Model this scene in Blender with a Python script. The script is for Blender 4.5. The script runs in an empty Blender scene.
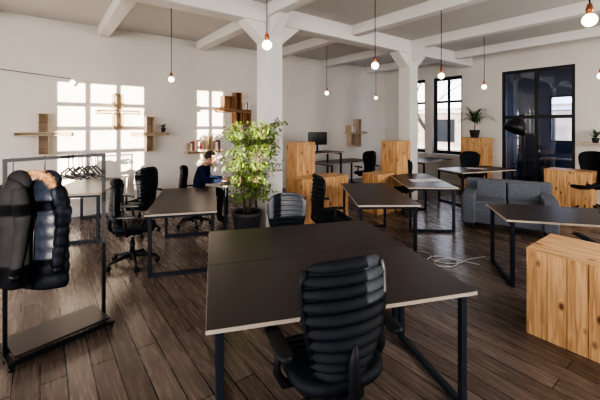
import bpy, math, random
from mathutils import Vector, Matrix
random.seed(7)
A=math.radians(37.4); CA=math.cos(A); SA=math.sin(A)
def W(u,v): return (u*CA-v*SA, u*SA+v*CA)
H=3.7; VW=7.75; UW=9.7; VB=-2.5; UB=-5.0
scn=bpy.context.scene
try: scn.view_settings.look='AgX - High Contrast'
except Exception: pass

# ---------------- materials ----------------
def new_mat(name):
    m=bpy.data.materials.new(name); m.use_nodes=True
    nt=m.node_tree; b=nt.nodes['Principled BSDF']; return m,nt,b
def mat(name,col,rough=.5,metal=0,var=.12,scale=6,bump=0,bscale=40,emis=None,es=0,stretch=(1,1,1),coat=0,ior=1.5):
    m,nt,b=new_mat(name); N=nt.nodes; L=nt.links
    tc=N.new('ShaderNodeTexCoord'); mp=N.new('ShaderNodeMapping'); mp.inputs['Scale'].default_value=stretch
    L.new(tc.outputs['Object'],mp.inputs['Vector'])
    nz=N.new('ShaderNodeTexNoise'); nz.inputs['Scale'].default_value=scale; nz.inputs['Detail'].default_value=5
    L.new(mp.outputs['Vector'],nz.inputs['Vector'])
    cr=N.new('ShaderNodeValToRGB')
    cr.color_ramp.elements[0].position=.3; cr.color_ramp.elements[1].position=.7
    cr.color_ramp.elements[0].color=tuple(c*(1-var) for c in col)+(1,)
    cr.color_ramp.elements[1].color=tuple(min(1,c*(1+var)) for c in col)+(1,)
    L.new(nz.outputs['Fac'],cr.inputs['Fac']); L.new(cr.outputs['Color'],b.inputs['Base Color'])
    b.inputs['Roughness'].default_value=rough; b.inputs['Metallic'].default_value=metal
    b.inputs['Coat Weight'].default_value=coat; b.inputs['IOR'].default_value=ior
    if bump:
        n2=N.new('ShaderNodeTexNoise'); n2.inputs['Scale'].default_value=bscale
        L.new(mp.outputs['Vector'],n2.inputs['Vector'])
        bp=N.new('ShaderNodeBump'); bp.inputs['Strength'].default_value=bump; bp.inputs['Distance'].default_value=.01
        L.new(n2.outputs['Fac'],bp.inputs['Height']); L.new(bp.outputs['Normal'],b.inputs['Normal'])
    if emis:
        b.inputs['Emission Color'].default_value=emis+(1,); b.inputs['Emission Strength'].default_value=es
    return m
def wood(name,c1,c2,rough=.5,axis='Z',knots=True):
    m,nt,b=new_mat(name); N=nt.nodes; L=nt.links
    tc=N.new('ShaderNodeTexCoord'); mp=N.new('ShaderNodeMapping')
    s={'Z':(16,16,1.1),'X':(1.1,16,16),'Y':(16,1.1,16)}[axis]; mp.inputs['Scale'].default_value=s
    L.new(tc.outputs['Object'],mp.inputs['Vector'])
    nz=N.new('ShaderNodeTexNoise'); nz.inputs['Scale'].default_value=2.2; nz.inputs['Detail'].default_value=8; nz.inputs['Distortion'].default_value=.8
    L.new(mp.outputs['Vector'],nz.inputs['Vector'])
    cr=N.new('ShaderNodeValToRGB'); cr.color_ramp.elements[0].position=.35; cr.color_ramp.elements[1].position=.62
    cr.color_ramp.elements[0].color=c1+(1,); cr.color_ramp.elements[1].color=c2+(1,)
    L.new(nz.outputs['Fac'],cr.inputs['Fac']); out=cr.outputs['Color']
    if knots:
        vo=N.new('ShaderNodeTexVoronoi'); vo.inputs['Scale'].default_value=1.0
        m2=N.new('ShaderNodeMapping'); m2.inputs['Scale'].default_value={'Z':(8,8,4.5),'X':(4.5,8,8),'Y':(8,4.5,8)}[axis]
        L.new(tc.outputs['Object'],m2.inputs['Vector']); L.new(m2.outputs['Vector'],vo.inputs['Vector'])
        r2=N.new('ShaderNodeValToRGB'); r2.color_ramp.elements[0].position=.08; r2.color_ramp.elements[1].position=.2
        r2.color_ramp.elements[0].color=(.22,.13,.08,1); r2.color_ramp.elements[1].color=(1,1,1,1)
        L.new(vo.outputs['Distance'],r2.inputs['Fac'])
        mx=N.new('ShaderNodeMix'); mx.data_type='RGBA'; mx.blend_type='MULTIPLY'; mx.inputs['Factor'].default_value=1
        L.new(out,mx.inputs[6]); L.new(r2.outputs['Color'],mx.inputs[7]); out=mx.outputs[2]
    L.new(out,b.inputs['Base Color']); b.inputs['Roughness'].default_value=rough
    return m
def floor_mat():
    m,nt,b=new_mat('dark_oak_planks'); N=nt.nodes; L=nt.links
    tc=N.new('ShaderNodeTexCoord'); mp=N.new('ShaderNodeMapping'); mp.inputs['Rotation'].default_value=(0,0,math.pi/2)
    L.new(tc.outputs['Object'],mp.inputs['Vector'])
    br=N.new('ShaderNodeTexBrick'); br.inputs['Scale'].default_value=1
    br.inputs['Brick Width'].default_value=2.1; br.inputs['Row Height'].default_value=.15
    br.inputs['Mortar Size'].default_value=.004; br.inputs['Mortar Smooth'].default_value=.3; br.offset=.37
    br.inputs['Color1'].default_value=(.12,.087,.07,1); br.inputs['Color2'].default_value=(.2,.152,.125,1); br.inputs['Mortar'].default_value=(.012,.009,.008,1)
    L.new(mp.outputs['Vector'],br.inputs['Vector'])
    m2=N.new('ShaderNodeMapping'); m2.inputs['Scale'].default_value=(16,1.3,1); L.new(tc.outputs['Object'],m2.inputs['Vector'])
    nz=N.new('ShaderNodeTexNoise'); nz.inputs['Scale'].default_value=2.5; nz.inputs['Detail'].default_value=8; nz.inputs['Distortion'].default_value=.6
    L.new(m2.outputs['Vector'],nz.inputs['Vector'])
    cr=N.new('ShaderNodeValToRGB'); cr.color_ramp.elements[0].position=.3; cr.color_ramp.elements[1].position=.72
    cr.color_ramp.elements[0].color=(.72,.72,.72,1); cr.color_ramp.elements[1].color=(1.22,1.2,1.18,1)
    L.new(nz.outputs['Fac'],cr.inputs['Fac'])
    mx=N.new('ShaderNodeMix'); mx.data_type='RGBA'; mx.blend_type='MULTIPLY'; mx.inputs['Factor'].default_value=1
    L.new(br.outputs['Color'],mx.inputs[6]); L.new(cr.outputs['Color'],mx.inputs[7]); L.new(mx.outputs[2],b.inputs['Base Color'])
    rr=N.new('ShaderNodeMapRange'); rr.inputs['To Min'].default_value=.17; rr.inputs['To Max'].default_value=.36
    L.new(nz.outputs['Fac'],rr.inputs['Value']); L.new(rr.outputs['Result'],b.inputs['Roughness'])
    bp=N.new('ShaderNodeBump'); bp.inputs['Strength'].default_value=.35; bp.inputs['Distance'].default_value=.006; bp.invert=True
    L.new(br.outputs['Fac'],bp.inputs['Height']); 
    b2=N.new('ShaderNodeBump'); b2.inputs['Strength'].default_value=.1; b2.inputs['Distance'].default_value=.004
    L.new(nz.outputs['Fac'],b2.inputs['Height']); L.new(bp.outputs['Normal'],b2.inputs['Normal']); L.new(b2.outputs['Normal'],b.inputs['Normal'])
    return m
def glass_mat(name,t=.9,tint=(1,1,1)):
    m=bpy.data.materials.new(name); m.use_nodes=True; nt=m.node_tree; N=nt.nodes; L=nt.links; N.clear()
    o=N.new('ShaderNodeOutputMaterial'); mx=N.new('ShaderNodeMixShader'); tr=N.new('ShaderNodeBsdfTransparent'); gl=N.new('ShaderNodeBsdfGlossy')
    gl.inputs['Roughness'].default_value=.02; tr.inputs['Color'].default_value=tint+(1,); mx.inputs['Fac'].default_value=1-t
    L.new(tr.outputs[0],mx.inputs[1]); L.new(gl.outputs[0],mx.inputs[2]); L.new(mx.outputs[0],o.inputs['Surface']); return m

M_wall=mat('white_plaster',(.72,.68,.635),.85,var=.03,scale=1.5,bump=.15,bscale=30)
M_ceil=mat('ceiling_paint',(.62,.6,.575),.9,var=.03,scale=1.2)
M_beam=mat('beam_paint',(.76,.735,.71),.85,var=.03,scale=1.5)
M_floor=floor_mat()
M_white=mat('white_trim',(.75,.74,.72),.5,var=.02)
M_blk=mat('black_steel',(.014,.015,.018),.4,metal=.3,var=.15)
M_frame=mat('window_frame_black',(.012,.013,.016),.45,var=.1)
M_top=mat('desk_laminate',(.042,.031,.03),.36,var=.1,scale=3,ior=1.42)
M_edge=mat('plywood_edge',(.5,.43,.35),.6,var=.1,scale=20)
M_leg=mat('desk_leg_steel',(.018,.025,.038),.42,metal=.3,var=.1)
M_fab=mat('chair_mesh_fabric',(.007,.010,.016),.6,var=.3,scale=60,bump=.25,bscale=300,ior=1.38)
M_pl=mat('chair_plastic',(.009,.010,.013),.5,var=.1,ior=1.4)
M_chr=mat('gas_lift_metal',(.25,.25,.26),.25,metal=1,var=.05)
M_pine=wood('pine_planks',(.42,.21,.08),(.74,.45,.22))
M_pine2=wood('pine_planks_top',(.46,.25,.1),(.76,.48,.25),axis='Y')
M_maple=wood('maple_shelf',(.5,.39,.27),(.66,.54,.4),knots=False,axis='X')
M_brown=wood('walnut_shelf',(.26,.13,.06),(.4,.22,.1),knots=False,axis='Z')
M_sofa=mat('sofa_cloth',(.115,.125,.15),.95,var=.15,scale=30,bump=.3,bscale=200)
M_pot=mat('dark_planter',(.05,.05,.058),.5,var=.2)
M_soil=mat('soil',(.03,.02,.012),.95,var=.4,scale=40,bump=.8)
M_leaf=mat('ficus_leaf',(.15,.235,.05),.45,var=.5,scale=5)
M_leaf2=mat('palm_leaf',(.06,.12,.04),.45,var=.4,scale=6)
M_bark=mat('bark',(.16,.11,.07),.85,var=.3,scale=30,bump=.5)
M_globe=mat('opal_globe',(.9,.85,.75),.3,var=.01,emis=(1,.86,.68),es=5.5)
M_copper=mat('copper_socket',(.4,.16,.08),.35,metal=.8,var=.1)
M_lip=mat('lips',(.4,.17,.14),.5)
M_glass=glass_mat('window_glass',.94)
M_gblue=glass_mat('partition_glass',.88,(.8,.88,1))
M_blue=mat('annex_wall_blue',(.18,.26,.4),.85,var=.08,scale=2)
M_brick=mat('street_facade',(.62,.46,.36),.9,var=.25,scale=1.5)
M_asph=mat('street_ground',(.4,.39,.37),.9,var=.2)
M_coat=mat('navy_puffer',(.006,.009,.018),.5,var=.3,scale=12,bump=.5,bscale=22,ior=1.4)
M_coat2=mat('black_coat',(.007,.007,.009),.85,var=.3,scale=12,ior=1.3)
M_fur=mat('fur_trim',(.2,.11,.055),.95,var=.5,scale=40)
M_skin=mat('skin',(.55,.32,.23),.5,var=.05)
M_hair=mat('dark_hair',(.02,.014,.01),.6,var=.4,scale=80)
M_navy=mat('navy_sweater',(.012,.02,.055),.95,var=.25,scale=30,ior=1.3)
M_jean=mat('dark_jeans',(.012,.014,.022),.9,var=.25,scale=40)
M_scr=mat('dark_screen',(.01,.011,.013),.2,var=.05)
M_paper=mat('paper',(.8,.8,.78),.8,var=.02)
M_red=mat('book_red',(.35,.06,.05),.7); M_bk2=mat('book_tan',(.5,.38,.22),.7); M_bk3=mat('book_dark',(.05,.07,.1),.7)
M_cable=mat('white_cable',(.7,.7,.7),.5,var=.02)
M_yel=mat('yellow_board',(.7,.45,.08),.7)

# ---------------- mesh builder ----------------
class B:
    def __init__(s,*mats): s.v=[];s.f=[];s.mi=[];s.sm=[];s.mats=list(mats);s.cur=0
    def use(s,m):
        if m not in s.mats: s.mats.append(m)
        s.cur=s.mats.index(m); return s
    def add(s,vs,fs,smooth=False):
        o=len(s.v); s.v+= [tuple(p) for p in vs]
        for f in fs: s.f.append([i+o for i in f]); s.mi.append(s.cur); s.sm.append(smooth)
    def box(s,c,d,M=None):
        x,y,z=d[0]/2,d[1]/2,d[2]/2
        vs=[Vector((a,b_,c_)) for a in(-x,x) for b_ in(-y,y) for c_ in(-z,z)]
        if M is not None: vs=[M@q for q in vs]
        c=Vector(c); vs=[q+c for q in vs]
        s.add(vs,[(0,1,3,2),(4,6,7,5),(0,4,5,1),(2,3,7,6),(0,2,6,4),(1,5,7,3)]); return s
    def b2(s,x0,x1,y0,y1,z0,z1): return s.box(((x0+x1)/2,(y0+y1)/2,(z0+z1)/2),(abs(x1-x0),abs(y1-y0),abs(z1-z0)))
    def rings(s,R,cap=True,smooth=True):
        n=len(R[0]); vs=[p for r in R for p in r]; fs=[]
        for i in range(len(R)-1):
            for j in range(n):
                a=i*n+j; b_=i*n+(j+1)%n; fs.append((a,b_,b_+n,a+n))
        if cap: fs.append(tuple(range(n-1,-1,-1))); fs.append(tuple((len(R)-1)*n+j for j in range(n)))
        s.add(vs,fs,smooth)
    def tube(s,pts,r,n=8,smooth=True,phase=0,cap=True,flat=1):
        pts=[Vector(p) for p in pts]; 
        if not isinstance(r,(list,tuple)): r=[r]*len(pts)
        R=[]; t=(pts[1]-pts[0]).normalized(); up=Vector((0,0,1)) if abs(t.z)<.9 else Vector((1,0,0))
        nx=t.cross(up).normalized()
        for i,p in enumerate(pts):
            if i==0: t=(pts[1]-pts[0])
            elif i==len(pts)-1: t=(pts[-1]-pts[-2])
            else: t=(pts[i+1]-pts[i-1])
            t=t.normalized(); nx=(nx-t*nx.dot(t)).normalized(); ny=t.cross(nx)
            R.append([p+(nx*math.cos(phase+2*math.pi*k/n)+ny*math.sin(phase+2*math.pi*k/n)*flat)*r[i] for k in range(n)])
        s.rings(R,cap,smooth); return s
    def ell(s,c,r,n=14,m=9,M=None,fn=None):
        R=[]
        for i in range(m+1):
            th=math.pi*(i/m); th=min(max(th,.05),math.pi-.05)
            ring=[]
            for k in range(n):
                ph=2*math.pi*k/n; p=Vector((math.sin(th)*math.cos(ph)*r[0],math.sin(th)*math.sin(ph)*r[1],-math.cos(th)*r[2]))
                if fn: p=fn(p)
                if M is not None: p=M@p
                ring.append(p+Vector(c))
            R.append(ring)
        s.rings(R); return s
    def lathe(s,c,prof,n=24,smooth=True):
        s.rings([[Vector(c)+Vector((r*math.cos(2*math.pi*k/n),r*math.sin(2*math.pi*k/n),z)) for k in range(n)] for r,z in prof],True,smooth); return s
    def mesh(s,name):
        me=bpy.data.meshes.new(name); me.from_pydata(s.v,[],s.f)
        for m in s.mats: me.materials.append(m)
        for p,i,sm in zip(me.polygons,s.mi,s.sm): p.material_index=i; p.use_smooth=sm
        me.update(); return me
    def obj(s,name,loc=(0,0,0),rz=0,bevel=0,seg=2,parent=None):
        return place(s.mesh(name),name,loc,rz,bevel,seg,parent)
def place(me,name,loc=(0,0,0),rz=0,bevel=0,seg=2,parent=None):
    o=bpy.data.objects.new(name,me); scn.collection.objects.link(o)
    if len(loc)==2: loc=(loc[0],loc[1],0)
    o.location=loc; o.rotation_euler=(0,0,rz)
    if bevel:
        md=o.modifiers.new('bevel','BEVEL'); md.width=bevel; md.segments=seg; md.limit_method='ANGLE'; md.angle_limit=math.radians(50)
    if parent: o.parent=parent
    return o

# ---------------- room shell ----------------
def wall(name,axis,pos,th,s0,s1,ops,m=M_wall,h=H):
    b=B(m); br=sorted({s0,s1,*[o[0] for o in ops],*[o[1] for o in ops]})
    for a,c in zip(br[:-1],br[1:]):
        zs=[(o[2],o[3]) for o in ops if o[0]<=a+1e-6 and o[1]>=c-1e-6]
        cur=0; 
        for z0,z1 in sorted(zs):
            if z0>cur:
                b.b2(*( (a,c,pos,pos+th) if axis=='u' else (pos,pos+th,a,c)),cur,z0)
            cur=z1
        if cur<h: b.b2(*( (a,c,pos,pos+th) if axis=='u' else (pos,pos+th,a,c)),cur,h)
    return b.obj(name,rz=A)
B(M_floor).b2(UB-.3,UW+.3,VB-.3,VW+.3,-.1,0).obj('floor',rz=A)
B(M_ceil).b2(UB-.3,UW+.3,VB-.3,VW+.3,H,H+.2).obj('ceiling',rz=A)
wall('wall_left','u',VW,.3,UB-.3,UW+.3,[])
wins=[(4.97,5.92,.88,3.2),(6.16,7.1,.88,3.2),(2.35,3.9,0,3.15)]
wall('wall_window_side','v',UW,.3,VB,VW,wins)
bw=[(-4.6,-3.2,.9,3.4),(-2.4,-.8,1.15,3.45),(.25,1.0,1.15,3.45),(3.2,4.8,.9,3.4),(6.0,7.6,.9,3.4)]  # unseen rear windows; right-hand ones added to let in more sky light
wall('wall_rear','u',VB-.3,.3,UB-.3,UW+.3,bw)
sw=[(-1.8,-.2,.9,3.3),(.8,2.4,.9,3.3),(3.4,5.0,.9,3.3)]  # unseen side windows, added to brighten the room
wall('wall_far_left','v',UB-.3,.3,VB,VW,sw)
B(M_white).b2(UB,UW,VW-.018,VW,0,.12).obj('baseboard_left',rz=A,bevel=.004)
b=B(M_white)
for v0,v1 in((VB,2.3),(3.95,VW-.02)): b.b2(UW-.018,UW,v0,v1,0,.12)
b.obj('baseboard_window_side',rz=A,bevel=.004)
# beams / girder
for i,u in enumerate((-3.0,-1.0,1.0,2.98,4.93,6.88,8.8)):
    b=B(M_beam); b.b2(u-.1,u+.1,VB,VW,H-.2,H); b.obj('trim_beam_%d'%(i+1),rz=A,bevel=.015)
B(M_beam).b2(UB,UW,4.81-.15,4.81+.15,H-.3,H).obj('trim_girder',rz=A,bevel=.015)
def column(u,v):
    b=B(M_beam); w=.155
    b.b2(u-w,u+w,v-w,v+w,0,H-.3)
    for sg in(-1,1):
        x0=u+sg*w; x1=u+sg*(w+.38)
        vs=[(x0,v-.13,H-.3),(x0,v+.13,H-.3),(x1,v-.13,H-.3),(x1,v+.13,H-.3),(x0,v-.13,H-.62),(x0,v+.13,H-.62)]
        fs=[(0,2,3,1),(0,1,5,4),(2,4,5,3),(0,4,2),(1,3,5)]
        b.add(vs,fs)
        y0=v+sg*w; y1=v+sg*(w+.3)
        vs=[(u-.1,y0,H-.19),(u+.1,y0,H-.19),(u-.1,y1,H-.19),(u+.1,y1,H-.19),(u-.1,y0,H-.5),(u+.1,y0,H-.5)]
        b.add(vs,fs)
    b.obj('column',rz=A,bevel=.01)
column(3.04,4.81); column(6.88,4.81)
# windows on the window side
def window(n,v0,v1,z0,z1,cols,rows,u=UW+.12,th=.06,fr=.06,glass=M_glass,mun=.03):
    b=B(M_frame)
    b.b2(u,u+th,v0,v0+fr,z0,z1); b.b2(u,u+th,v1-fr,v1,z0,z1); b.b2(u,u+th,v0+fr,v1-fr,z0,z0+fr); b.b2(u,u+th,v0+fr,v1-fr,z1-fr,z1)
    for c in cols: vv=v0+(v1-v0)*c; b.b2(u+.01,u+th-.01,vv-mun/2,vv+mun/2,z0+fr,z1-fr)
    for r in rows: zz=z0+(z1-z0)*r; b.b2(u+.012,u+th-.012,v0+fr,v1-fr,zz-mun/2,zz+mun/2)
    b.use(glass).b2(u+th/2-.002,u+th/2+.002,v0+fr,v1-fr,z0+fr,z1-fr)
    return b
window(1,4.97,5.92,.88,3.2,(.5,),(.68,),fr=.09,mun=.07).obj('window_1',rz=A)
window(2,6.16,7.1,.88,3.2,(.5,),(.68,),fr=.09,mun=.07).obj('window_2',rz=A)
b=B(M_white)
for v0,v1 in((4.9,5.99),(6.09,7.17)): b.b2(UW-.1,UW+.12,v0,v1,.83,.88)
b.obj('trim_window_sills',rz=A,bevel=.005)
b=window(3,2.35,3.9,0,3.15,(.5,),(.62,),u=UW+.02,fr=.07,glass=M_gblue,mun=.08)
b.use(M_chr).tube([(UW-.02,3.05,.95),(UW-.02,3.05,1.25)],.012); b.tube([(UW-.02,3.05,.97),(UW+.03,3.05,.97)],.008); b.tube([(UW-.02,3.05,1.23),(UW+.03,3.05,1.23)],.008)
b.obj('door_1',rz=A)
k=3
for (a,c,z0,z1) in bw:
    b=B(M_frame); v=VB-.2; fr=.05
    b.b2(a,a+fr,v,v+.05,z0,z1); b.b2(c-fr,c,v,v+.05,z0,z1); b.b2(a+fr,c-fr,v,v+.05,z0,z0+fr); b.b2(a+fr,c-fr,v,v+.05,z1-fr,z1)
    nc=3 if c-a>1 else 2
    for t in range(1,nc): b.b2(a+(c-a)*t/nc-.04,a+(c-a)*t/nc+.04,v,v+.05,z0+fr,z1-fr)
    for t in range(1,5): zz=z0+(z1-z0)*t/5; b.b2(a+fr,c-fr,v+.003,v+.047,zz-.04,zz+.04)
    b.obj('window_%d'%k,rz=A); k+=1
for (a,c,z0,z1) in sw:
    b=B(M_frame); u=UB-.2; fr=.05
    b.b2(u,u+.05,a,a+fr,z0,z1); b.b2(u,u+.05,c-fr,c,z0,z1); b.b2(u,u+.05,a+fr,c-fr,z0,z0+fr); b.b2(u,u+.05,a+fr,c-fr,z1-fr,z1)
    for t in(1,2): b.b2(u,u+.05,a+(c-a)*t/3-.02,a+(c-a)*t/3+.02,z0+fr,z1-fr)
    b.obj('window_%d'%k,rz=A); k+=1
# annex room behind the glazed partition
b=B(M_blue); u0=UW+.3; u1=UW+3.6
b.b2(u0,u1,1.4,1.5,0,H); b.b2(u0,u1,4.75,4.85,0,H)
b.b2(u1,u1+.1,1.4,2.6,0,H); b.b2(u1,u1+.1,3.9,4.85,0,H); b.b2(u1,u1+.1,2.6,3.9,0,1.2); b.b2(u1,u1+.1,2.6,3.9,2.7,H)
b.obj('wall_annex',rz=A)
B(M_floor).b2(u0,u1+.1,1.4,4.85,-.1,0).obj('floor_annex',rz=A)
B(M_ceil).b2(u0,u1+.1,1.4,4.85,H,H+.1).obj('ceiling_annex',rz=A)
window(9,2.6,3.9,1.2,2.7,(.5,),(),u=u1+.02,fr=.05).obj('window_annex',rz=A)
b=B(M_pine); b.b2(u1-1.2,u1-.5,2.3,3.9,.7,.74); 
for x in(u1-1.15,u1-.55):
    for y in(2.35,3.85): b.b2(x-.025,x+.025,y-.025,y+.025,0,.7)
b.obj('annex_table',rz=A)
B(M_yel).b2(u1-.03,u1-.005,1.7,2.3,1.0,1.5).obj('yellow_notice_board',rz=A)

# ---------------- exterior ----------------
B(M_asph).b2(-60,60,-60,60,-1.2,-1.1).obj('street_ground',rz=A)
b=B(M_brick,M_frame); b.b2(26,34,2,34,-1.1,3.1)
b.use(M_frame)
for i in range(9): b.b2(25.93,26.02,4+i*3.3,5.4+i*3.3,.4,2.2)
b.use(M_white)
for j in range(2): b.b2(25.8,26.02,2,34,-.2+j*2.9,0+j*2.9)
b.obj('street_building',rz=A)
B(M_brick).b2(.1,16,-16,-13,-1.1,4.8).obj('rear_sun_blocker',rz=A)  # unseen block added to keep sun out of the right-hand rear windows
def bare_tree(u,v,h,seed):
    rnd=random.Random(seed); b=B(M_bark)
    def br(p,d,l,r,n):
        pts=[p]; 
        for i in range(3):
            d=(d+Vector((rnd.uniform(-.18,.18),rnd.uniform(-.18,.18),rnd.uniform(0,.1)))).normalized(); pts.append(pts[-1]+d*l/3)
        b.tube(pts,[r,r*.85,r*.72,r*.6],5)
        if n:
            for _ in range(3):
                dd=(d+Vector((rnd.uniform(-.8,.8),rnd.uniform(-.8,.8),rnd.uniform(-.1,.5)))).normalized(); br(pts[rnd.choice((2,3))],dd,l*.68,r*.55,n-1)
    br(Vector((0,0,-1.15)),Vector((0,0,1)),h,.12,4)
    x,y=W(u,v); b.obj('bare_street_tree',(x,y,0))
bare_tree(15,8.6,3.4,1); bare_tree(17,11.5,3.2,5); bare_tree(16,6.2,3.2,9)

# ---------------- desks ----------------
def desk_mesh(L,Wd,h):
    b=B(M_edge,M_top,M_leg)
    b.box((0,0,h-.016),(L,Wd,.022)); b.use(M_top).box((0,0,h-.0025),(L-.002,Wd-.002,.005))
    b.use(M_leg); t=.038
    for sg in(-1,1):
        x=sg*(L/2-.07)
        for y in(-1,1): b.box((x,y*(Wd/2-.05),(h-.027)/2),(t,t,h-.027))
        b.box((x,0,.02),(t,Wd-.1-t,t)); b.box((x,0,h-.027-t/2),(t,Wd-.1-t,t))
    b.box((0,0,h-.045),(L-.14-t,.03,.03))
    return b.mesh('office_desk')
DM=desk_mesh(1.6,.8,.74)
def desk(x,y,deg,me=DM): return place(me,'office_desk',(x,y,0),math.radians(deg),.002,1)
desk(.21,2.26,14.5); desk(.01,3.037,14.5)
desk(-1.57,4.70,104.5)
desk(-3.55,5.72,104.5)
desk(1.12,5.1,91)
desk(2.2,6.3,87)
desk(4.05,7.85,20)
desk(3.75,10.0,37.4)
desk(3.09,3.84,-14)
desk(1.2,9.6,37.4)
DS=desk_mesh(.7,1.0,.74)
desk(-1.06,6.2,10,DS)
SD=desk_mesh(1.1,.6,1.08)
place(SD,'standing_desk',(.5,8.5,0),A,.002,1)

# ---------------- office chair ----------------
def chair_mesh():
    b=B(M_fab,M_pl,M_chr); b.use(M_pl)
    for k in range(5):
        a=2*math.pi*k/5+.3; c,s_=math.cos(a),math.sin(a)
        b.tube([(0,0,.115),(c*.12,s_*.12,.11),(c*.29,s_*.29,.075)],[.032,.024,.015],8)
        b.tube([(c*.29,s_*.29,.075),(c*.29,s_*.29,.04)],.01,6)
        for o in(-.014,.014):
            px,py=c*.295-s_*o,s_*.295+c*o; b.tube([(px+s_*.009,py-c*.009,.03),(px-s_*.009,py+c*.009,.03)],.03,12)
    b.tube([(0,0,.06),(0,0,.16)],.04,14); b.tube([(0,0,.16),(0,0,.28)],.03,12)
    b.use(M_chr).tube([(0,0,.28),(0,0,.40)],.018,12)
    b.use(M_pl).box((0,-.02,.405),(.2,.3,.05))
    b.use(M_fab); R=[]
    def sup(sx,sy,z,cy=.03,n=28,e=.55):
        r=[]
        for k in range(n):
            t=2*math.pi*k/n; c,s_=math.cos(t),math.sin(t)
            x=sx*math.copysign(abs(c)**e,c); y=sy*math.copysign(abs(s_)**e,s_)
            dz=-.03*max(0,(y/sy))**3*(1 if sy>.1 else 0)+.012*(x/max(sx,.01))**2
            r.append(Vector((x,y+cy,z+dz)))
        return r
    for sx,sy,z in((.17,.17,.43),(.235,.225,.44),(.25,.24,.465),(.248,.238,.49),(.225,.215,.505),(.12,.12,.500)): R.append(sup(sx,sy,z))
    b.rings(R)
    for yy in(-.12,-.06,0,.06,.12,.18):
        pts=[(x,yy,.5+.012*(x/.25)**2-.02*max(0,(yy-.03)/.24)**3) for x in [(-.2+.05*i) for i in range(9)]]
        b.tube(pts,[.004]+[.012]*7+[.004],8)
    # ribbed back
    prof=[(.50,.13),(.56,.165),(.64,.185),(.72,.205),(.80,.225),(.88,.235),(.96,.235),(1.02,.215),(1.06,.175)]
    def hw(z):
        for (z0,w0),(z1,w1) in zip(prof[:-1],prof[1:]):
            if z<=z1: return w0+(w1-w0)*(z-z0)/(z1-z0)
        return prof[-1][1]
    def yb(z): return -.20-.07*(z-.5)/.5-.03*math.sin((z-.5)/.55*math.pi*1.6)+.02
    # thin mesh panel in the middle of the ribs
    R=[]
    for i in range(13):
        z=.53+i*.043; w=hw(z)*.95
        fr=[Vector((w*t,yb(z)+.075*abs(t)**2.2+.006,z-.012*t*t)) for t in [(-1+k/5) for k in range(11)]]
        bk=[Vector((w*t,yb(z)+.075*abs(t)**2.2+.002,z-.012*t*t)) for t in [(1-k/5) for k in range(11)]]
        R.append(fr+bk)
    b.rings(R)
    N=10
    for i in range(N):
        z=.53+i*(.51/(N-1)); w=hw(z); R=[]; S=12
        for j in range(S+1):
            t=-1+2*j/S; x=w*t; y=yb(z)+.075*abs(t)**2.2; zz=z-.012*t*t+(.012 if i==N-1 else 0)*(1-t*t)
            e=(1-abs(t)**6)**.5 if abs(t)<1 else .12; e=max(e,.2)
            # airfoil-like slat, lower edge kicked out to the back
            R.append([Vector((x,y-.004+math.cos(q)*.017*e+math.sin(q)*.011*e,zz+math.sin(q)*.0245*e)) for q in [2*math.pi*k/12 for k in range(12)]])
        b.rings(R)
    b.use(M_pl)
    for sg in(-1,1):
        b.tube([(sg*hw(z)*.95,yb(z)+.075*.95**2.2-.002,z) for z in (.54,.66,.76,.86,.96,1.02)],.013,8)
    b.tube([(0,-.1,.40),(0,-.2,.41),(0,-.26,.47),(0,yb(.6)-.03,.6),(0,yb(.7)-.022,.70)],[.035,.035,.034,.03,.012],10,flat=.7)
    for sg in(-1,1):
        b.tube([(sg*.12,-.02,.415),(sg*.26,-.02,.43),(sg*.295,-.03,.5),(sg*.295,-.05,.65)],[.02,.022,.02,.016],8)
        R=[]
        for yy,wd in((-.19,.02),(-.17,.036),(-.05,.042),(.07,.038),(.09,.02)):
            R.append([Vector((sg*.295+math.cos(q)*wd,yy,.662+math.sin(q)*.016-abs(yy+.05)*.05)) for q in [2*math.pi*k/12 for k in range(12)]])
        b.rings(R)
    return b.mesh('office_chair')
CM=chair_mesh()
def chair(x,y,fx,fy,s=1.0):
    o=place(CM,'office_chair',(x,y,0),math.atan2(fy,fx)-math.pi/2); o.scale=(s,s,s); return o
chair(.16,1.83,-.36,.93,1.04)
chair(-.12,3.58,.15,-.98,.93)
chair(-2.12,4.3,.95,.3)
chair(-2.62,5.55,-.9,.35)
chair(.42,4.75,.95,.25)
chair(2.1,7.0,-.2,-.98,.97)
chair(1.75,9.1,-.5,.8)
chair(4.3,8.55,-.3,-.95)
chair(3.0,3.2,.2,.97,1.04)
chair(5.9,7.0,-.9,-.3,1.12)
chair(-1.86,5.97,.98,.15,.97)

# ---------------- plank boxes ----------------
def plank_box(name,u,v,su,sv,h,pw=.1):
    b=B(M_pine,M_pine2)
    t=.018
    b.box((0,0,h/2),(su-2*t-.004,sv-2*t-.004,h-2*t-.004))
    n=max(2,round(su/pw)); w=su/n
    for i in range(n):
        for sg in(-1,1): b.box((-su/2+w*(i+.5),sg*(sv/2-t/2),(h-t)/2),(w-.003,t,h-t))
    n=max(2,round((sv-2*t)/pw)); w=(sv-2*t)/n
    for i in range(n):
        for sg in(-1,1): b.box((sg*(su/2-t/2),-(sv/2-t)+w*(i+.5),(h-t)/2),(t,w-.003,h-t))
    b.use(M_pine2); n=max(2,round(su/pw)); w=su/n
    for i in range(n): b.box((-su/2+w*(i+.5),0,h-t/2),(w-.003,sv,t))
    x,y=W(u,v); b.obj(name,(x,y,0),A,.002,1)
plank_box('tall_pine_cabinet',4.02,5.24,.45,.35,1.42)
plank_box('low_pine_box',4.13,4.80,1.1,.4,.8)
plank_box('tall_pine_cabinet',6.0,4.5,.46,.4,1.42)
plank_box('low_pine_box',5.46,4.52,.52,.4,.78)
plank_box('tall_pine_cabinet',9.15,4.3,.5,.6,1.42)
plank_box('low_pine_box',8.95,2.25,.5,.8,.8)
plank_box('low_pine_box',3.56,.32,.6,1.6,.72,.13)

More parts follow.
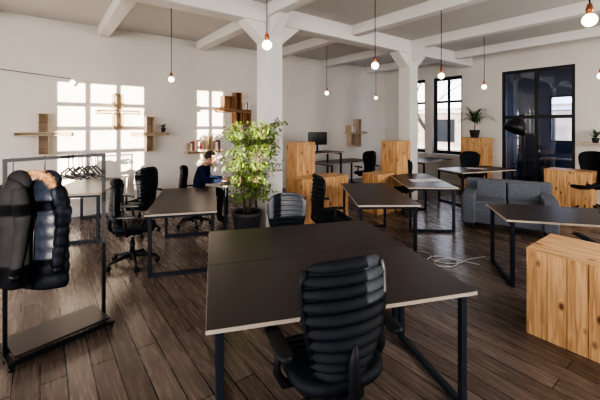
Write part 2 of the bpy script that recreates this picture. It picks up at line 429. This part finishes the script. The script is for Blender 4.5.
# ---------------- sofa ----------------
b=B(M_sofa,M_blk)
b.box((0,0,.25),(1.25,.8,.24)); 
for sg in(-1,1):
    b.box((sg*.26,-.08,.42),(.5,.62,.14)); b.box((sg*.56,-.02,.36),(.2,.84,.48))
    b.box((sg*.24,.22,.58),(.46,.2,.34),Matrix.Rotation(-.15,3,'X'))
b.box((0,.36,.46),(1.3,.2,.62))
b.use(M_blk)
for sx in(-1,1):
    for sy in(-1,1): b.box((sx*.5,sy*.3,.07),(.05,.05,.14))
b.obj('grey_sofa',(3.5,5.75,0),math.radians(-30),.06,5)

# ---------------- floor lamp ----------------
b=B(M_blk,M_globe); 
b.lathe((0,0,0),[(.16,0),(.16,.02),(.03,.035),(.02,.05)]); b.tube([(0,0,.03),(0,0,1.5),(0,0,1.78)],.014)
b.tube([(0,0,1.78),(-.05,-.05,1.95),(-.16,-.1,1.93)],.012)
Ml=Matrix.Rotation(.5,3,'Y')
prof=[(.03,.14),(.07,.12),(.13,.06),(.18,-.04),(.2,-.14),(.19,-.14),(.1,.04),(.02,.1)]
b.rings([[Vector((-.2,-.1,1.76))+Ml@Vector((r*math.cos(q),r*math.sin(q),z)) for q in [2*math.pi*k/22 for k in range(22)]] for r,z in prof])
b.obj('studio_floor_lamp',(4.35,6.6,0))

# ---------------- pendants ----------------
def pendant(x,y,z=2.5,r=.046):
    b=B(M_blk,M_copper,M_globe); b.lathe((0,0,0),[(.05,H),(.05,H-.02),(.015,H-.04)]); b.tube([(0,0,H-.04),(0,0,z+r+.07)],.005,6)
    b.use(M_copper).lathe((0,0,0),[(.02,z+r-.008),(.024,z+r+.03),(.014,z+r+.07)])
    b.use(M_globe).ell((0,0,z),(r,r,r),16,12)
    b.obj('globe_pendant_light',(x,y,0))
for p in((-2.12,5.6),(-.31,3.19),(.63,8.0),(.95,4.3),(2.1,9.4),(2.16,5.2),(3.63,6.7),(2.07,2.43),(4.6,5.2)): pendant(*p)

# ---------------- wall shelves ----------------
def cross_shelf(u,z,w,h,m=M_maple,off=0,d=.2,extra=None):
    b=B(m,M_white); t=.07; q=.075
    b.box((0,-d/2,t/2-.008),(w,d,.016)); b.box((0,-d/2,-t/2+.008),(w,d,.016)); b.box((0,-.006,0),(w,.012,t-.032))
    for sx in(-1,1): b.box((sx*(w/2-.008),-d/2-.006,0),(.016,d-.012,t-.032))
    for z0,z1 in((-h/2,-t/2),(t/2,h/2)):
        c=(z0+z1)/2; hh=z1-z0
        b.box((off-q,-d/2,c),(.016,d,hh)); b.box((off+q,-d/2,c),(.016,d,hh)); b.box((off,-.006,c),(2*q-.016,.012,hh))
        b.box((off,-d/2-.006,z0+.008 if z0<-t else z1-.008),(2*q-.016,d-.012,.016))
    if extra:
        b.use(m)
        for (x0,x1,zz0,zz1) in extra:
            b.b2(x0,x1,-.012,0,zz0,zz1)
            b.b2(x0,x0+.016,-d,-.012,zz0,zz1); b.b2(x1-.016,x1,-d,-.012,zz0,zz1); b.b2(x0+.016,x1-.016,-d,-.012,zz1-.016,zz1); b.b2(x0+.016,x1-.016,-d,-.012,zz0,zz0+.016)
    x,y=W(u,VW-.002); b.obj('cross_wall_shelf',(x,y,z),A,.002,1)
cross_shelf(.05,1.59,.82,.74)
cross_shelf(1.25,2.02,.78,.72,off=-.02)
cross_shelf(1.86,1.56,.74,.74,off=-.02)
cross_shelf(3.04,1.13,.85,.72,off=.1)
cross_shelf(3.78,2.1,.9,.9,M_brown,off=.1,extra=[(-.3,-.02,.036,.35),(.22,.45,-.4,-.036)])
cross_shelf(8.15,1.5,.85,.9,off=.05,extra=[(-.35,-.1,-.4,-.036)])
def books(u,z,n,yoff=.1,seed=1):
    rnd=random.Random(seed); b=B(M_red,M_bk2,M_bk3,M_paper); x=0
    for i in range(n):
        b.cur=rnd.randrange(4); w=rnd.uniform(.02,.045); h=rnd.uniform(.16,.24); b.box((x+w/2,0,h/2),(w-.001,.14,h)); x+=w
    px,py=W(u,VW-yoff); b.obj('row_of_books',(px,py,z),A)
books(2.66,1.166,9,seed=3); books(3.26,1.166,5,seed=4); books(7.75,1.536,8,seed=8); books(4.0,2.136,5,seed=9)

def spiky(name,x,y,z,n,ln,pr=.1,ph=.16,droop=.5,m=M_leaf2,stem=0,seed=1,wid=.018):
    rnd=random.Random(seed); b=B(M_pot,M_soil,m,M_bark)
    b.lathe((0,0,0),[(pr*.7,0),(pr*.95,ph*.9),(pr,ph*.92),(pr,ph),(pr*.88,ph)],18); b.use(M_soil).lathe((0,0,0),[(pr*.87,ph-.02),(pr*.87,ph-.005)],18,False)
    if stem: b.use(M_bark).tube([(0,0,ph-.02),(.01,0,ph+stem)],[.014,.01])
    b.use(m)
    for i in range(n):
        a=rnd.uniform(0,6.28); el=rnd.uniform(.5,1.45); l=ln*rnd.uniform(.7,1.1); c,s_=math.cos(a),math.sin(a)
        p=Vector((0,0,ph+stem-.01)); S=6; L=[];Rr=[]
        for j in range(S+1):
            t=j/S; e=el-droop*2*t*t; 
            if j: p=p+Vector((c*math.cos(e),s_*math.cos(e),math.sin(e)))*l/S
            w=wid*(1-t)**.6*(.5+min(1,t*4)*.5)
            L.append(p+Vector((-s_,c,.15))*w); Rr.append(p-Vector((-s_,c,-.15))*w)
        b.add(L+Rr,[(j,j+1,S+2+j,S+1+j) for j in range(S)],True)
    b.obj(name,(x,y,z))
x,y=W(9.05,4.3); spiky('potted_palm',x,y,1.42,60,.68,.13,.2,.85,stem=.2,seed=2,wid=.026)
x,y=W(2.1,VW-.18); spiky('potted_spider_plant',x,y,1.596,26,.16,.05,.09,.7,seed=3,wid=.012)
b=B(M_maple); b.box((0,-.14,0),(.5,.28,.03)); x,y=W(UW,1.95); b.obj('wall_shelf',(x,y,1.35),A-math.pi/2)
x,y=W(UW-.2,1.95); spiky('potted_aloe',x,y,1.365,20,.24,.07,.11,.3,seed=5,wid=.022)

# ---------------- ficus ----------------
FX,FY=-.82,5.25
def blocked(p):
    x,y=p.x+FX,p.y+FY; u=x*CA+y*SA; v=-x*SA+y*CA
    return (abs(u-3.04)<.2 and abs(v-4.81)<.2) or (p.x<-.36 and p.z<1.5)
rnd=random.Random(11); b=B(M_pot,M_soil,M_bark,M_leaf)
b.lathe((0,0,0),[(.16,0),(.175,.02),(.22,.36),(.235,.37),(.235,.42),(.2,.42),(.195,.38)],28)
b.use(M_soil).lathe((0,0,0),[(.19,.32),(.197,.385)],24,False)
tips=[]
b.use(M_bark)
for k in range(5):
    a=k*1.26; p=Vector((.04*math.cos(a),.04*math.sin(a),.36)); pts=[p]
    d=Vector((.13*math.cos(a)+.05,.13*math.sin(a)-.05,1)).normalized()
    for i in range(6): d=(d+Vector((rnd.uniform(-.1,.1),rnd.uniform(-.12,.08),0))).normalized(); pts.append(pts[-1]+d*.235); 
    b.tube(pts,[.014,.013,.012,.01,.008,.006,.004],7)
    for q in range(30):
        tt=rnd.uniform(1.3,6) if q>5 else rnd.uniform(5,6); i=min(5,int(tt)); o=pts[i].lerp(pts[i+1],tt-i)
        aa=rnd.uniform(0,6.28); l=rnd.uniform(.16,.42)*(1.05 if tt<5 else .75); dd=Vector((math.cos(aa),math.sin(aa),rnd.uniform(-.25,.8)))
        if dd.x<0: l*=.75
        m_=o+dd*l*.5; e=o+dd*l+Vector((0,0,-.09))
        if blocked(m_) or blocked(e): continue
        b.tube([o,m_,e],[.005,.004,.002],4); tips.append((o,m_,e))
b.use(M_leaf)
for (p0,p1,p2) in tips:
    for q in range(12):
        t=rnd.uniform(.25,1.08); base=(p0*(1-t)**2+p1*2*t*(1-t)+p2*t*t) if t<1 else p2
        base=base+Vector((rnd.gauss(0,.03),rnd.gauss(0,.03),rnd.gauss(0,.04)))
        a=rnd.uniform(0,6.28); d=Vector((math.cos(a),math.sin(a),rnd.uniform(-1.4,.2))).normalized(); sd=d.cross(Vector((rnd.gauss(0,.7),rnd.gauss(0,.7),1))).normalized(); up=sd.cross(d)
        l=rnd.uniform(.06,.1); w=l*.22
        if blocked(base) or blocked(base+d*l): continue
        b.add([base,base+d*l*.35+sd*w+up*.004,base+d*l,base+d*l*.35-sd*w+up*.004,base+d*l*.4-up*.003],[(0,1,4),(1,2,4),(2,3,4),(3,0,4)],True)
b.obj('potted_ficus_tree',(FX,FY,0))

# ---------------- coat rack ----------------
P0=Vector((-2.17,2.50,0)); P1=Vector((-1.75,3.03,0)); dr=(P1-P0); LR=dr.length; ang=math.atan2(dr.y,dr.x)
b=B(M_blk,M_top); t=.025; hL=LR/2
for sx in(-1,1):
    b.box((sx*hL,0,.75),(t,t,1.5))
    b.box((sx*hL,0,.055),(.03,.36,.03))
b.box((0,0,1.4875),(LR-t,t,t)); b.box((0,0,.08),(LR-t,t,.03))
b.use(M_top).box((0,0,.1),(LR-.04,.34,.018))
b.use(M_blk).box((0,-.165,.055),(LR-.03,.02,.03)); b.box((0,.165,.055),(LR-.03,.02,.03))
for sx in(-1,1):
    for sy in(-.15,.15): b.tube([(sx*hL-.01,sy,.02),(sx*hL+.01,sy,.02)],.02,12); b.box((sx*hL,sy,.035),(.014,.014,.02))
mid=(P0+P1)/2
rack=b.obj('coat_rack',(mid.x,mid.y,0),ang)
def hanger(b,x,zt=1.475):
    b.tube([(x,-.016,zt-.005),(x,-.014,zt+.018),(x,0,zt+.029),(x,.016,zt+.014),(x,.012,zt-.02),(x,0,zt-.05),(x,0,zt-.08)],.0035,6)
    b.tube([(x,0,zt-.08),(x,.17,zt-.14),(x,.18,zt-.16),(x,-.18,zt-.16),(x,-.17,zt-.14),(x,0,zt-.08)],.007,6)
def rack_xy(s): 
    q=P0+dr*s; return q.x,q.y
b=B(M_blk)
for i in range(7): hanger(b,-.09+i*.035+random.uniform(-.01,.01))
x,y=rack_xy(.74); b.obj('clothes_hangers',(x,y,0),ang)
def coat(name,s,m,fur,ln=.78,wid=.2,rot=0,zt=1.36):
    b=B(m,M_fur,M_blk); rnd=random.Random(int(s*100)); R=[]; n=32
    S=44
    for i in range(S+1):
        t=i/S; z=zt-ln*t
        if t<.1: k=t/.1; hw_=.05+(wid*.82-.05)*k**.6; hd=.035+.03*k
        else: hw_=wid*(.82+.1*t); hd=.065+.03*t+.008*math.sin(t*7)
        puff=(abs(math.sin(t*math.pi*9))**.6)*.012 if t>.1 and fur else 0
        ring=[]
        for k2 in range(n):
            q=2*math.pi*k2/n; c,s_=math.cos(q),math.sin(q)
            w=1+.07*math.sin(3*q+t*4)+.05*math.sin(5*q+t*3+s*9)
            ring.append(Vector((c*(hd+puff)*w,s_*(hw_+puff)*w,z)))
        R.append(ring)
    b.rings(R)
    for sg in(-1,1):
        pts=[];rr=[]
        for i in range(37):
            t=i/36; pts.append(Vector((.015+.05*t*t,sg*(wid*.62+.065*min(1,t*3)-.02*t),zt-.07-.6*t))); rr.append((.046+.012*math.sin(min(1,t*2)*3.14))*(1-.2*t)+((abs(math.sin(t*math.pi*8))**.6)*.009 if fur else 0))
        b.tube(pts,rr,14)
        b.use(M_blk).tube([pts[-1]+Vector((0,0,.01)),pts[-1]-Vector((0,0,.04))],.032,12); b.cur=0
    b.use(M_blk).tube([(.08,0,zt-.1),(.1,0,zt-.4),(.112,.0,zt-ln+.02)],.006,6); b.cur=0
    b.ell((-.04,0,zt-.03),(.07,.1,.09),16,10)
    if fur:
        b.use(M_fur); ctr=Vector((.03,0,zt-.02)); pr=[]
        for i in range(25):
            q=2*math.pi*i/24; pr.append(ctr+Vector((.05*math.sin(q)+.01,.105*math.cos(q),.085*math.sin(q)-.01)))
        b.tube(pr,.02,8,cap=False)
        for i in range(1500):
            j=rnd.randrange(24); p=pr[j].lerp(pr[j+1],rnd.random()); d=Vector((rnd.gauss(0,1),rnd.gauss(0,1),rnd.gauss(0,1))).normalized()
            q=p+d*.016; e=p+d*rnd.uniform(.033,.052)+Vector((0,0,-.01)); sd=d.cross(Vector((rnd.random(),rnd.random(),1))).normalized()*.003
            b.add([q-sd,q+sd,e],[(0,1,2)])
    b.use(M_blk).tube([(0,-.016,1.488),(0,0,1.504),(0,.016,1.49),(0,0,1.45),(0,0,zt)],.004,6)
    x,y=rack_xy(s); b.obj(name,(x,y,0),ang+rot)
coat('puffer_jacket_with_fur_hood',.36,M_coat,True,.84,.19,math.radians(-148),1.33)
coat('black_coat',.07,M_coat2,False,.78,.16,math.radians(-165),1.35)

# ---------------- person ----------------
man=bpy.data.objects.new('seated_man',None); scn.collection.objects.link(man)
man.location=(-1.82,5.97,0); man.rotation_euler=(0,0,math.radians(8))
SK=[((0,0,.60),.125,None),((.04,0,.74),.125,0),((.11,0,.89),.135,1),((.165,0,1.01),.085,2),((.195,0,1.07),.052,3),
 ((.13,.16,.97),.066,3),((.20,.23,.79),.05,5),((.44,.15,.79),.034,6),
 ((.13,-.16,.97),.066,3),((.20,-.23,.79),.05,8),((.44,-.15,.79),.034,9),
 ((.05,.09,.585),.088,0),((.43,.12,.56),.066,11),((.36,.12,.12),.042,12),((.50,.13,.045),.036,13),
 ((.05,-.09,.585),.088,0),((.43,-.12,.56),.066,15),((.40,-.12,.12),.042,16),((.54,-.13,.045),.036,17)]
me=bpy.data.meshes.new('body_skel'); me.from_pydata([s[0] for s in SK],[(i,s[2]) for i,s in enumerate(SK) if s[2] is not None],[])
ob=bpy.data.objects.new('body_tmp',me); scn.collection.objects.link(ob)
md=ob.modifiers.new('skin','SKIN'); 
for i,s in enumerate(SK): me.skin_vertices[0].data[i].radius=(s[1],s[1])
me.skin_vertices[0].data[0].use_root=True
md2=ob.modifiers.new('sub','SUBSURF'); md2.levels=2; md2.render_levels=2
dg=bpy.context.evaluated_depsgraph_get(); bm_=bpy.data.meshes.new_from_object(ob.evaluated_get(dg)); bpy.data.objects.remove(ob)
for m in(M_navy,M_jean,M_skin,M_blk):
    bm_.materials.append(m)
for p in bm_.polygons:
    p.use_smooth=True; c=p.center
    p.material_index= 3 if c.z<.11 else (1 if c.z<.66 else (2 if c.z>1.045 else 0))
place(bm_,'body',parent=man)
b=B(M_skin,M_hair,M_white)
Mh=Matrix.Rotation(.35,3,'Y')
def hf(p):
    q=p.copy()
    if q.z<0: q.y*=1+.9*q.z/.12*.35; q.x*=1+.25*q.z/.12*.4
    return q
hc=Vector((.235,0,1.17)); b.ell(hc,(.095,.074,.115),20,16,Mh,hf)
b.tube([hc+Mh@Vector((.085,0,.02)),hc+Mh@Vector((.115,0,-.02)),hc+Mh@Vector((.09,0,-.03))],[.006,.013,.008],8)
for sg in(-1,1):
    b.use(M_skin).ell(hc+Mh@Vector((-.005,sg*.075,-.01)),(.018,.008,.03),10,8,Mh)
    b.use(M_white).ell(hc+Mh@Vector((.083,sg*.03,.015)),(.01,.013,.009),10,8,Mh); b.use(M_hair).ell(hc+Mh@Vector((.091,sg*.03,.014)),(.004,.006,.006),8,6,Mh)
    b.tube([hc+Mh@Vector((.088,sg*.015,.036)),hc+Mh@Vector((.08,sg*.05,.036))],.004,6)
b.use(M_lip).tube([hc+Mh@Vector((.083,-.022,-.058)),hc+Mh@Vector((.09,0,-.056)),hc+Mh@Vector((.083,.022,-.058))],.0045,6)
def hair(p):
    q=p.copy()
    if q.x>.02 and q.z<.055: q.x=.02+(q.x-.02)*.25
    if q.z<-.03: q.z=-.03+(q.z+.03)*.4
    return q
b.use(M_hair).ell(hc+Mh@Vector((-.008,0,.014)),(.103,.083,.118),20,16,Mh,hair)
b.obj('head',parent=man)
b=B(M_skin)
for sg in(-1,1):
    w=Vector((.45,sg*.148,.785))
    b.tube([w,w+Vector((.03,-sg*.008,-.002)),w+Vector((.085,-sg*.012,-.008))],[.024,.034,.034],10,flat=.5)
    for i,l in enumerate((.062,.075,.07,.055)):
        o=w+Vector((.08,-sg*.012+(-.026+.0175*i)*(-sg),-.008)); b.tube([o,o+Vector((l*.4,0,.008)),o+Vector((l*.75,0,-.002)),o+Vector((l,0,-.016))],[.0095,.009,.008,.006],7)
    o=w+Vector((.03,-sg*.035,-.006)); b.tube([o,o+Vector((.03,-sg*.022,-.002)),o+Vector((.055,-sg*.026,-.012))],[.011,.01,.007],7)
b.obj('hands',parent=man)

def laptop(x,y,z,rz):
    b=B(M_chr,M_scr); b.box((0,0,.009),(.23,.33,.016)); b.use(M_scr).box((0,0,.0175),(.16,.28,.001)); b.use(M_chr)
    Mr=Matrix.Rotation(.3,3,'Y'); b.box((.145,0,.115),(.008,.33,.22),Mr); b.use(M_scr).box((.138,0,.115),(.002,.31,.2),Mr)
    b.obj('laptop',(x,y,z),rz)
laptop(-1.13,6.06,.741,math.radians(8))
def monitor(x,y,z,rz):
    b=B(M_pl,M_scr); b.box((0,.02,.008),(.22,.16,.014)); b.box((0,.04,.14),(.05,.02,.26)); b.box((0,.02,.33),(.52,.03,.32)); b.use(M_scr).box((0,.003,.33),(.49,.004,.29)); b.obj('computer_monitor',(x,y,z),rz,.003,1)
monitor(.45,8.5,1.081,math.radians(25))
def papers(x,y,z,rz,n=3):
    b=B(M_paper); 
    for i in range(n): b.box((i*.16-.1,random.uniform(-.1,.1),.001+.0015*i),(.21,.297,.0012),Matrix.Rotation(random.uniform(-.5,.5),3,'Z'))
    b.obj('loose_papers',(x,y,z),rz)
papers(2.2,6.2,.7405,.4); papers(4.1,7.9,.7405,.2,2)
# cables on floor
cu=bpy.data.curves.new('floor_cable','CURVE'); cu.dimensions='3D'; cu.bevel_depth=.005
cu.materials.append(M_cable)
for pts in ([(1.35,5.0,.008),(1.55,4.75,.008),(1.75,4.6,.008),(1.72,4.4,.008),(1.95,4.28,.008),(2.2,4.42,.008),(2.45,4.5,.008)],
            [(1.6,4.35,.016),(1.8,4.5,.018),(2.0,4.4,.012),(1.9,4.2,.006),(1.7,4.25,.006),(1.85,4.4,.018),(2.25,4.25,.006)]):
    sp=cu.splines.new('BEZIER'); sp.bezier_points.add(len(pts)-1)
    for q,p in zip(sp.bezier_points,pts): q.co=p; q.handle_left_type=q.handle_right_type='AUTO'
o=bpy.data.objects.new('floor_cable',cu); scn.collection.objects.link(o)
# wall arm lamp
b=B(M_blk,M_globe); b.box((-1.5,-.01,0),(.08,.02,.12)); b.tube([(-1.5,-.02,0),(-1.5,-.1,.02),(.0,-.22,-.12)],.006); b.use(M_white).lathe((.03,-.22,-.17),[(.02,.06),(.045,.02),(.05,0)],14); b.use(M_globe).ell((.03,-.22,-.18),(.04,.04,.04))
x,y=W(.45,VW); b.obj('swing_arm_wall_lamp',(x,y,2.72),A)

# ---------------- light ----------------
w=bpy.data.worlds.new('world'); scn.world=w; w.use_nodes=True; nt=w.node_tree; bg=nt.nodes['Background']
tc=nt.nodes.new('ShaderNodeTexCoord'); sx=nt.nodes.new('ShaderNodeSeparateXYZ'); cr=nt.nodes.new('ShaderNodeValToRGB')
nt.links.new(tc.outputs['Generated'],sx.inputs[0]); nt.links.new(sx.outputs['Z'],cr.inputs['Fac']); nt.links.new(cr.outputs['Color'],bg.inputs['Color'])
cr.color_ramp.elements[0].color=(.95,.94,.97,1); cr.color_ramp.elements[1].color=(.5,.64,.92,1); cr.color_ramp.elements[1].position=.7
bg.inputs['Strength'].default_value=4.4
s=bpy.data.lights.new('sun','SUN'); s.energy=18; s.angle=.003; s.color=(1,.88,.72)
so=bpy.data.objects.new('sun',s); scn.collection.objects.link(so)
d=Vector((.25,1,0)); dx,dy=W(d.x,d.y); dv=Vector((dx,dy,-math.tan(math.radians(4.5))*d.length)).normalized()
so.rotation_euler=dv.to_track_quat('-Z','Y').to_euler(); so.location=(0,-5,6)
def area(name,u,v,z,su,sz,du,dv_,e,col=(1,.95,.89)):
    l=bpy.data.lights.new(name,'AREA'); l.shape='RECTANGLE'; l.size=su; l.size_y=sz; l.energy=e; l.color=col
    o=bpy.data.objects.new(name,l); scn.collection.objects.link(o); x,y=W(u,v); o.location=(x,y,z)
    dx,dy=W(du,dv_); o.rotation_euler=Vector((dx,dy,-.15)).to_track_quat('-Z','Z').to_euler()
for i,(a,c,z0,z1) in enumerate(bw): 
    if i not in(1,2): area('fill_lamp_rear',(a+c)/2,VB+.05,(z0+z1)/2,c-a,z1-z0,0,1,118)  # added fill lamps at unseen rear windows, standing in for sky light
for (a,c,z0,z1) in sw: area('fill_lamp_side',UB+.05,(a+c)/2,(z0+z1)/2,c-a,z1-z0,1,0,76)  # same added fill lamps at the unseen side windows

# ---------------- camera ----------------
cam=bpy.data.cameras.new('camera'); cam.lens=20.4; cam.sensor_width=36; cam.shift_y=-.125; cam.clip_end=200
co=bpy.data.objects.new('camera',cam); scn.collection.objects.link(co); co.location=(0,0,1.75); co.rotation_euler=(math.pi/2,0,0)
scn.camera=co
